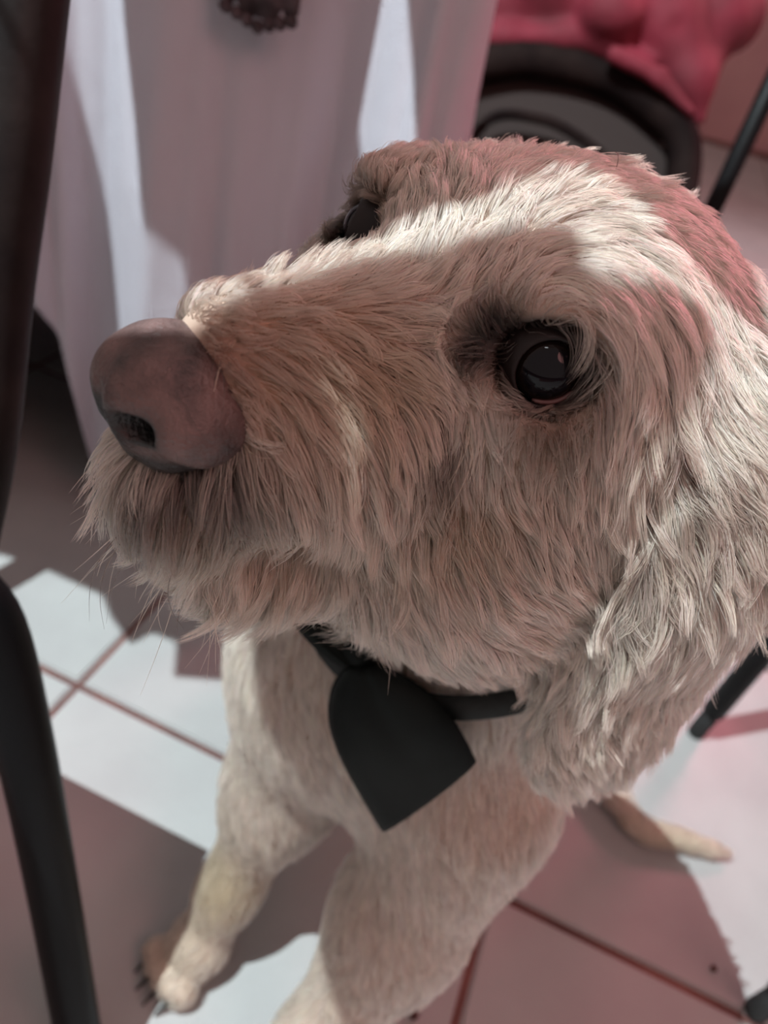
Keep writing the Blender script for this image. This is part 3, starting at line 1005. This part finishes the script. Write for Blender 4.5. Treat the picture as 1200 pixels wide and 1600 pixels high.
tri = np.concatenate([F[:, [0, 1, 2]], F[:, [0, 2, 3]]])
A, B, C = V[tri[:, 0]], V[tri[:, 1]], V[tri[:, 2]]
cr3 = np.cross(B - A, C - A)
area = np.linalg.norm(cr3, axis=1) * 0.5
cen = (A + B + C) / 3
nrm = cr3 / (np.linalg.norm(cr3, axis=1)[:, None] + 1e-12)
loc = (cen - HO) @ HM                                   # head-local
to_cam = c_p - cen
facing = (nrm * to_cam).sum(1) / np.linalg.norm(to_cam, axis=1)
dist = np.linalg.norm(to_cam, axis=1)
head_w = 1 / (1 + np.exp((np.linalg.norm(cen - (HO + HM @ np.array([-0.02, 0.01, -0.03])), axis=1) - 0.135) / 0.012))
ear_d = np.min(np.stack([np.linalg.norm(cen - p, axis=1) for p in EAR_L]), 0)
head_w = np.maximum(head_w, 1 / (1 + np.exp((ear_d - 0.04) / 0.006)))
dens = 0.24 + 0.76 * head_w
dens *= np.where(facing > -0.35, 1.0, 0.25)
dens *= np.where(cen[:, 1] > 0.42, 0.45, 1.0)
dens *= cen[:, 2] > 0.006
# bare skin: nose pad and eye openings
nz = ((loc[:, 0] - 0.0865) / 0.0158) ** 2 + (loc[:, 1] / 0.0172) ** 2 + ((loc[:, 2] + 0.0160) / 0.0138) ** 2
dens *= nz > 1.0
dens *= ~((loc[:, 0] > 0.080) & (np.abs(loc[:, 1]) < 0.016) & (loc[:, 2] > -0.029))
for ec, ed, s in EYES:
    q = cen - ec
    along = q @ ed
    rad = np.linalg.norm(q - along[:, None] * ed, axis=1)
    dens *= ~((along > 0) & (rad < EYE_R * 1.02))
fe = np.linalg.norm(cen - EYES[1][0], axis=1)
dens = np.where(fe < 0.024, 3.0 * np.maximum(dens, 0.9) * (dens > 0), dens)
NH = FUR_COUNT
pr = area * dens
ti = RNG.choice(len(tri), NH, p=pr / pr.sum())
u, v = RNG.random(NH), RNG.random(NH)
fl = u + v > 1
u[fl], v[fl] = 1 - u[fl], 1 - v[fl]
root = A[ti] + (B - A)[ti] * u[:, None] + (C - A)[ti] * v[:, None]
hw = head_w[ti]

K = 8


def grow(P0, Lmul, rnd, lift_r, wav):
    n = len(P0)
    d0, N = body.sample(P0)
    D, L, Lf = flow(P0, N)
    L = L * Lmul
    Lf = Lf * lift_r
    pts = [P0 - N * 0.0008]
    p = P0.copy()
    for k in range(1, K):
        if k > 1:
            d0, N = body.sample(p)
            D, _, _ = flow(p, N)
        t = k / (K - 1)
        up = Lf * (1.25 - 1.0 * t)
        dr = D + N * up[:, None] + rnd * (0.35 + 0.65 * t) + np.array([0, 0, -1.0]) * (0.35 * t * t)
        dr += wav[:, :3] * np.sin(wav[:, 3] + t * 7)[:, None] * 0.35
        dr /= np.linalg.norm(dr, axis=1)[:, None]
        p = p + dr * (L / (K - 1))[:, None]
        d1, N1 = body.sample(p)
        need = np.minimum(0.0010 + 0.0012 * t + 0.0 * L, 0.003)
        p = p + N1 * np.maximum(need - d1, 0)[:, None]
        pts.append(p.copy())
    return np.stack(pts, 1), L


def wav_rand(n):
    w = RNG.normal(size=(n, 4))
    w[:, :3] *= 0.5
    w[:, 3] = RNG.random(n) * 6.28
    return w


# guide strands that the hairs gather round
NG = NH // 34
gi = RNG.choice(NH, NG, replace=False)
gp, gL = grow(root[gi], RNG.uniform(0.85, 1.2, NG), RNG.normal(size=(NG, 3)) * 0.27, RNG.uniform(0.5, 1.7, NG), wav_rand(NG) * np.array([1.3, 1.3, 1.3, 1]))
hp_, hL = grow(root, RNG.uniform(0.6, 1.12, NH), RNG.normal(size=(NH, 3)) * 0.11, RNG.uniform(0.7, 1.3, NH), wav_rand(NH) * np.array([.6, .6, .6, 1]))
# nearest guide through a hashed grid
from mathutils.kdtree import KDTree
kd = KDTree(NG)
for i in range(NG):
    kd.insert(gp[i, 0], i)
kd.balance()
near = np.array([kd.find(r)[1] for r in root])
tt = np.linspace(0, 1, K)
cl_s = (RNG.uniform(0.55, 1.0, NG)[near] * RNG.uniform(0.7, 1.0, NH))[:, None] * (tt ** 1.3)[None, :]
spread = RNG.normal(size=(NH, 1, 3)) * 0.0006
cl_s = cl_s * (0.45 + 0.55 * hw)[:, None]
HPTS = hp_ * (1 - cl_s[..., None]) + (gp[near] + spread) * cl_s[..., None]

# colour of the coat
cream = np.array([0.74, 0.62, 0.515])
colr = cream[None, :] * RNG.uniform(0.82, 1.15, (NH, 1)) + RNG.normal(size=(NH, 3)) * np.array([0.02, 0.02, 0.02])
gcol = RNG.uniform(0.86, 1.1, NG)[near]
colr *= gcol[:, None]
STAIN_TONE = [  # image point on the coat, radius mm, colour, strength
    (285, 492, 6.5, (0.24, 0.15, 0.12), .95), (430, 570, 17, (0.34, 0.21, 0.13), .75), (340, 560, 10, (0.20, 0.11, 0.08), .9), (520, 520, 16, (0.42, 0.29, 0.20), .6),
    (560, 590, 12, (0.40, 0.24, 0.11), .5), (330, 800, 16, (0.38, 0.27, 0.17), .6), (430, 830, 20, (0.44, 0.30, 0.18), .55), (560, 780, 22, (0.46, 0.31, 0.22), .6),
    (640, 840, 18, (0.42, 0.27, 0.17), .55), (420, 960, 12, (0.10, 0.07, 0.05), .7), (560, 960, 14, (0.38, 0.24, 0.15), .6), (300, 745, 10, (0.05, 0.038, 0.034), .95), (360, 730, 8, (0.07, 0.05, 0.045), .85), (230, 760, 8, (0.08, 0.065, 0.06), .8),
    (745, 550, 7, (0.012, 0.008, 0.007), 1.1), (775, 515, 6, (0.012, 0.008, 0.007), 1.1), (830, 505, 5.5, (0.016, 0.010, 0.008), 1.05), (800, 640, 6, (0.03, 0.02, 0.018), 1.0), (855, 668, 8.5, (0.014, 0.008, 0.008), 1.1), (900, 600, 5, (0.05, 0.03, 0.025), .8),
    (690, 690, 6.5, (0.06, 0.03, 0.022), 1.0), (700, 755, 6, (0.10, 0.05, 0.035), .9), (735, 800, 10, (0.38, 0.21, 0.10), .6), (765, 665, 6, (0.66, 0.60, 0.52), .7),
    (850, 760, 20, (0.48, 0.34, 0.25), .55), (545, 330, 14, (0.42, 0.29, 0.22), .7),
    (1090, 730, 9, (0.20, 0.13, 0.10), .6), (260, 1480, 45, (0.46, 0.38, 0.29), .6), (340, 1380, 40, (0.38, 0.30, 0.19), .8), (1060, 1310, 40, (0.52, 0.44, 0.33), .9),  # first spot: darker coat where cheek meets ear
]
STAIN_TONE = [(hit(x, y)[0], r, c, st) for (x, y, r, c, st) in STAIN_TONE]


def stain_toned(P, base, jitter):
    for ec, ed, s in EYES:
        q = np.linalg.norm(P - ec - ed * 0.002, axis=1) / EYE_R
        w = np.clip((1.62 - q) / 0.32, 0, 1)[:, None]
        base = base * (1 - w) + np.array([0.016, 0.010, 0.009]) * w
    for (p, r, c, st) in STAIN_TONE:
        w = st * np.exp(-((P - p) ** 2).sum(1) / (r * 0.001) ** 2) ** 0.8
        w = np.clip(w * jitter, 0, 1)[:, None]
        base = base * (1 - w) + np.array(c) * w
    return base


colr = stain_toned(root, colr, RNG.uniform(0.75, 1.2, NH))
skin_c = stain_toned(V, np.tile(np.array([[0.50, 0.37, 0.30]]), (len(V), 1)), np.full(len(V), 1.1))
sa = body_me.color_attributes.new('skin_color', 'FLOAT_COLOR', 'POINT')
if len(sa.data) == len(V):
    sa.data.foreach_set('color', np.concatenate([skin_c, np.ones((len(V), 1))], 1).astype(np.float32).ravel())
nt = skin.node_tree
an = nt.nodes.new('ShaderNodeAttribute')
an.attribute_name = 'skin_color'
nt.links.new(an.outputs['Color'], nt.nodes['Principled BSDF'].inputs['Base Color'])
wh = RNG.random(NH) < 0.12
colr[wh] = np.minimum(colr[wh] * 1.25, 0.85)
colr = np.clip(colr, 0.01, 0.9)

hc = bpy.data.hair_curves.new('dog_fur')
hc.add_curves([K] * NH)
hc.attributes['position'].data.foreach_set('vector', HPTS.astype(np.float32).ravel())
rad0 = np.where(hw > 0.5, 0.000105, 0.00016) * RNG.uniform(0.7, 1.35, NH)
prof = np.array([0.9, 1.0, 1.0, 0.95, 0.85, 0.7, 0.45, 0.12])
ra = hc.attributes.get('radius') or hc.attributes.new('radius', 'FLOAT', 'POINT')
ra.data.foreach_set('value', (rad0[:, None] * prof[None, :]).astype(np.float32).ravel())
ca = hc.attributes.new('hair_color', 'FLOAT_COLOR', 'CURVE')
ca.data.foreach_set('color', np.concatenate([colr, np.ones((NH, 1))], 1).astype(np.float32).ravel())

fur_mat = bpy.data.materials.new('dog_fur')
fur_mat.use_nodes = True
nt = fur_mat.node_tree
nt.nodes.clear()
out = nt.nodes.new('ShaderNodeOutputMaterial')
att = nt.nodes.new('ShaderNodeAttribute')
att.attribute_name = 'hair_color'
hb = nt.nodes.new('ShaderNodeBsdfHairPrincipled')
hb.parametrization = 'COLOR'
hb.inputs['Roughness'].default_value = 0.38
hb.inputs['Radial Roughness'].default_value = 0.55
hb.inputs['Random Roughness'].default_value = 0.2
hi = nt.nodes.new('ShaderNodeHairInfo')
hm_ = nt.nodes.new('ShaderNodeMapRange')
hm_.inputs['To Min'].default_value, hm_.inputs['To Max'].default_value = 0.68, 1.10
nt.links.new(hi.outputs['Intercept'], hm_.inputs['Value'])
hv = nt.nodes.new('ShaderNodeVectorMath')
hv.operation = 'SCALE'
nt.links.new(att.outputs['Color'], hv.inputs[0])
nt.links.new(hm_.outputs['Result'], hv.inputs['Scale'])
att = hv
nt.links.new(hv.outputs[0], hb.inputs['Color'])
df = nt.nodes.new('ShaderNodeBsdfDiffuse')
nt.links.new(hv.outputs[0], df.inputs['Color'])
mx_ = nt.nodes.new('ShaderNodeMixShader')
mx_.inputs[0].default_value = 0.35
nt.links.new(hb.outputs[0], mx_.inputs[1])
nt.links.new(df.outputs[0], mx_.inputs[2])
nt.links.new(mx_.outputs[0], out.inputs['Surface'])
fur_ob = bpy.data.objects.new('fur', hc)
COL.objects.link(fur_ob)
hc.materials.append(fur_mat)
fur_ob.parent = dog
fur_ob.matrix_parent_inverse = Matrix.Translation(-Vector(dog.location))
tag(fur_ob, 'cream wavy coat with tan stains on the muzzle', kind='stuff')

# ---- stray whiskers round the lips and brow
WH = []
for (x, y, dx, dy, ln, num, sx, sy) in [(165, 740, -.9, .45, 13, 10, 12, 50), (200, 820, -.7, .7, 16, 14, 20, 25), (260, 880, -.35, .9, 17, 12, 30, 20), (330, 915, .1, 1, 16, 8, 40, 10),
                                        (430, 960, .3, 1, 14, 14, 50, 12), (560, 985, .1, 1, 12, 12, 60, 10), (955, 275, .35, -.9, 7, 2, 12, 3), (890, 540, .3, 1, 12, 10, 6, 20), (330, 560, .1, 1, 8, 7, 30, 12), (740, 660, .1, 1, 10, 10, 25, 14)]:
    for _ in range(num):
        xx, yy = x + random.uniform(-sx, sx), y + random.uniform(-sy, sy)
        p, n = hit(xx, yy)
        dp = (p - c_p) @ c_f
        d = at(xx + dx * 20, yy + dy * 20, dp) - at(xx, yy, dp)
        d = d / np.linalg.norm(d) + n * 0.45 + np.array([random.gauss(0, .22) for _ in range(3)])
        d /= np.linalg.norm(d)
        L_ = ln * 0.001 * random.uniform(0.7, 1.4)
        bend = np.array([random.gauss(0, .25), random.gauss(0, .25), -0.35])
        WH.append([p + (d + bend * (t * t)) * L_ * (0.2 + 1.0 * t) for t in np.linspace(0, 1, 6)])
wc = bpy.data.hair_curves.new('dog_whiskers')
wc.add_curves([6] * len(WH))
wc.attributes['position'].data.foreach_set('vector', np.array(WH, np.float32).ravel())
ra = wc.attributes.get('radius') or wc.attributes.new('radius', 'FLOAT', 'POINT')
ra.data.foreach_set('value', np.tile(np.array([1.1, 1.0, 0.9, 0.7, 0.5, 0.15], np.float32) * 0.00012, len(WH)))
wcol = wc.attributes.new('hair_color', 'FLOAT_COLOR', 'CURVE')
wcol.data.foreach_set('color', np.array([[0.7, 0.6, 0.45, 1] if random.random() < 0.75 else [0.05, 0.035, 0.03, 1] for _ in WH], np.float32).ravel())
wo = bpy.data.objects.new('whiskers', wc)
COL.objects.link(wo)
wc.materials.append(fur_mat)
wo.parent = dog
wo.matrix_parent_inverse = Matrix.Translation(-Vector(dog.location))
tag(wo, 'stray whiskers round lips and brow', kind='stuff')

# ---- glowing panel added overhead, out of view, to put a glint in the eye
em = bpy.data.materials.new('glint_emitter')
em.use_nodes = True
em.node_tree.nodes['Principled BSDF'].inputs['Emission Color'].default_value = (0.9, 0.96, 1.0, 1)
em.node_tree.nodes['Principled BSDF'].inputs['Emission Strength'].default_value = 14.0
cl_o = empty('glint_light', (-0.46, -0.53, 2.6))
tag(cl_o, 'added unseen glowing panel that puts the glint in the eye', 'glint panel')
slab('glint_backing', (-0.46, -0.53, 2.63), (0.34, 0.14, 0.04), mat('glint_backing_grey', (0.7, 0.7, 0.7), 0.5), cl_o, 0.004)
slab('glint_panel', (-0.46, -0.53, 2.605), (0.30, 0.10, 0.012), em, cl_o, 0.003)

# ================================================================== COLLAR AND BOW TIE
felt = noise_color(mat('dark_green_satin', (0.012, 0.02, 0.018), 0.7, **{'Specular IOR Level': 0.15}), (0.0035, 0.0055, 0.005), (0.007, 0.010, 0.009), 30, bump=0.1, bump_scale=400, bump_dist=0.0004)
band_mat = noise_color(mat('collar_webbing', (0.012, 0.02, 0.018), 0.6), (0.004, 0.007, 0.0065), (0.009, 0.014, 0.013), 200)
KN = at(564, 1022, 0.314)
bt = empty('bow_tie_collar', KN)
tag(bt, 'dark green bow tie on a thin collar under the dog\'s chin', 'bow tie')
nc_ = np.array([0.055, 0.262, 0.4520])
cn_ = np.array([-0.3352, -0.6313, 0.6994])
e1 = np.cross(cn_, [0, 1, 0])
e1 /= np.linalg.norm(e1)
e2_ = np.cross(cn_, e1)
ring = []
for i in range(72):
    th = 2 * math.pi * i / 72
    dv = e1 * math.cos(th) + e2_ * math.sin(th)
    ld, nd, idx_, dd = bvh.ray_cast(Vector(nc_), Vector(dv))
    ring.append(min(dd if dd else 0.08, 0.095 if dv[1] < 0.1 else 0.070))
ring = np.array(ring)
for _ in range(12):
    ring = np.maximum(ring, (np.roll(ring, 1) + np.roll(ring, -1)) / 2) * 0.5 + 0.5 * (np.roll(ring, 1) + np.roll(ring, -1)) / 2
V__, F__ = [], []
for i in range(72):
    th = 2 * math.pi * i / 72
    dv = e1 * math.cos(th) + e2_ * math.sin(th)
    p = nc_ + dv * (ring[i] + 0.0150)
    wd = dv * 0.85 - np.array([0, 0, 0.5])
    wd /= np.linalg.norm(wd)
    th_ = np.array([0, 0, 0.85]) + dv * 0.5
    for (o_, h_) in ((0.0, -0.0062), (0.0022, -0.0056), (0.0022, 0.0056), (0.0, 0.0062)):
        V__.append(p + th_ * o_ + wd * h_)
for i in range(72):
    for k_ in range(4):
        F__.append((i * 4 + k_, ((i + 1) % 72) * 4 + k_, ((i + 1) % 72) * 4 + (k_ + 1) % 4, i * 4 + (k_ + 1) % 4))
link('collar_band', mesh_from('collar_band', V__, F__), band_mat, bt)


def bow_loop(left, right, dl, dr, puff, name='bow_loop'):
    """padded fabric loop between two edge curves given as points on their own depths"""
    L_ = smooth_path([at(x, y, d) for (x, y), d in zip(left, dl)], 6)
    R_ = smooth_path([at(x, y, d) for (x, y), d in zip(right, dr)], 6)
    n, m = min(len(L_), len(R_)), 17
    li = [L_[int(round(i * (len(L_) - 1) / (n - 1)))] for i in range(n)]
    ri = [R_[int(round(i * (len(R_) - 1) / (n - 1)))] for i in range(n)]
    V__, F__ = [], []
    nrm_ = np.cross(ri[n // 2] - li[n // 2], li[-1] - li[0])
    nrm_ /= np.linalg.norm(nrm_)
    if nrm_ @ (c_p - li[0]) < 0:
        nrm_ = -nrm_
    for side in (1, -1):
        for i in range(n):
            u = i / (n - 1)
            for j in range(m):
                v = j / (m - 1)
                p = li[i] * (1 - v) + ri[i] * v
                bul = (4 * v * (1 - v)) ** 0.55 * (0.35 + 0.65 * math.sin(math.pi * min(1, u * 0.85 + 0.12)))
                crease = 0.28 * math.exp(-((v - 0.55 - 0.12 * u) / 0.10) ** 2) * (1 - u) + 0.15 * math.exp(-((v - 0.22) / 0.07) ** 2) * (1 - 0.7 * u)
                V__.append(p + nrm_ * side * (0.0012 + puff * bul * (1 - crease)) * (1.0 if side > 0 else 0.5))
    for sd in (0, 1):
        o_ = sd * n * m
        for i in range(n - 1):
            for j in range(m - 1):
                a = o_ + i * m + j
                q = (a, a + 1, a + m + 1, a + m)
                F__.append(q if sd == 0 else q[::-1])
    N_ = n * m
    rim = [i * m for i in range(n)] + [(n - 1) * m + j for j in range(1, m)] + [i * m + m - 1 for i in range(n - 2, -1, -1)] + [j for j in range(m - 2, 0, -1)]
    for i in range(len(rim)):
        a, b = rim[i], rim[(i + 1) % len(rim)]
        F__.append((a, b, b + N_, a + N_))
    o = link(name, mesh_from(name, V__, F__), felt, bt)
    # stitched edge piping
    V2, F2 = tube([p for p in li], 0.0011, 8)
    pp = mesh_from('edge_piping', V2, F2)
    po = link('edge_piping', pp, felt, None)
    po.parent = o
    po.matrix_parent_inverse = Matrix.Identity(4)
    return o


bow_loop([(548, 1036), (522, 1074), (517, 1130), (538, 1190), (572, 1252), (599, 1297)], [(600, 1040), (640, 1062), (676, 1088), (706, 1122), (728, 1158), (744, 1190)],
         [.314, .322, .331, .340, .354, .362], [.306, .304, .305, .309, .317, .326], 0.0090)
bow_loop([(545, 1046), (505, 1020), (470, 985), (440, 945), (425, 915)], [(560, 1036), (532, 1000), (500, 962), (470, 925), (455, 895)],
         [.314, .320, .328, .334, .340], [.314, .320, .326, .332, .338], 0.007)
kf = Field(KN - 0.02, KN + 0.02, 0.0008)
kf.ell(KN, (0.0085, 0.0050, 0.0070), None, 0.004)
kf.ell(KN + np.array([0, 0, 0.002]), (0.0050, 0.0065, 0.0060), None, 0.004)
Vk, Fk = kf.mesh()
link('knot', fast_mesh('knot', Vk, Fk), felt, bt)

# ---- crumbs on the floor
crumb_mat = noise_color(mat('brown_crumb', (0.06, 0.02, 0.015), 0.7), (0.04, 0.012, 0.010), (0.09, 0.03, 0.02), 200)
for x, y, r, lb in ((645, 1586, 0.0042, 'dark brown crumb on the shaded tile below the dog\'s chest'), (1114, 1514, 0.0028, 'tiny dark speck of dirt on the bright tile beside the black chair foot')):
    p = on_floor(x, y)
    bm = bmesh.new()
    bmesh.ops.create_icosphere(bm, subdivisions=3, radius=r)
    for v_ in bm.verts:
        v_.co *= 1 + 0.18 * math.sin(v_.co.x * 1900 + v_.co.y * 1300) + 0.1 * math.sin(v_.co.z * 2700)
        v_.co.z *= 0.6
    zmin = min(v_.co.z for v_ in bm.verts)
    bmesh.ops.translate(bm, vec=Vector((p[0], p[1], -zmin)), verts=bm.verts)
    tag(link('crumb', bm_mesh('crumb', bm), crumb_mat), lb, 'crumb', 'bits of dirt on the floor')
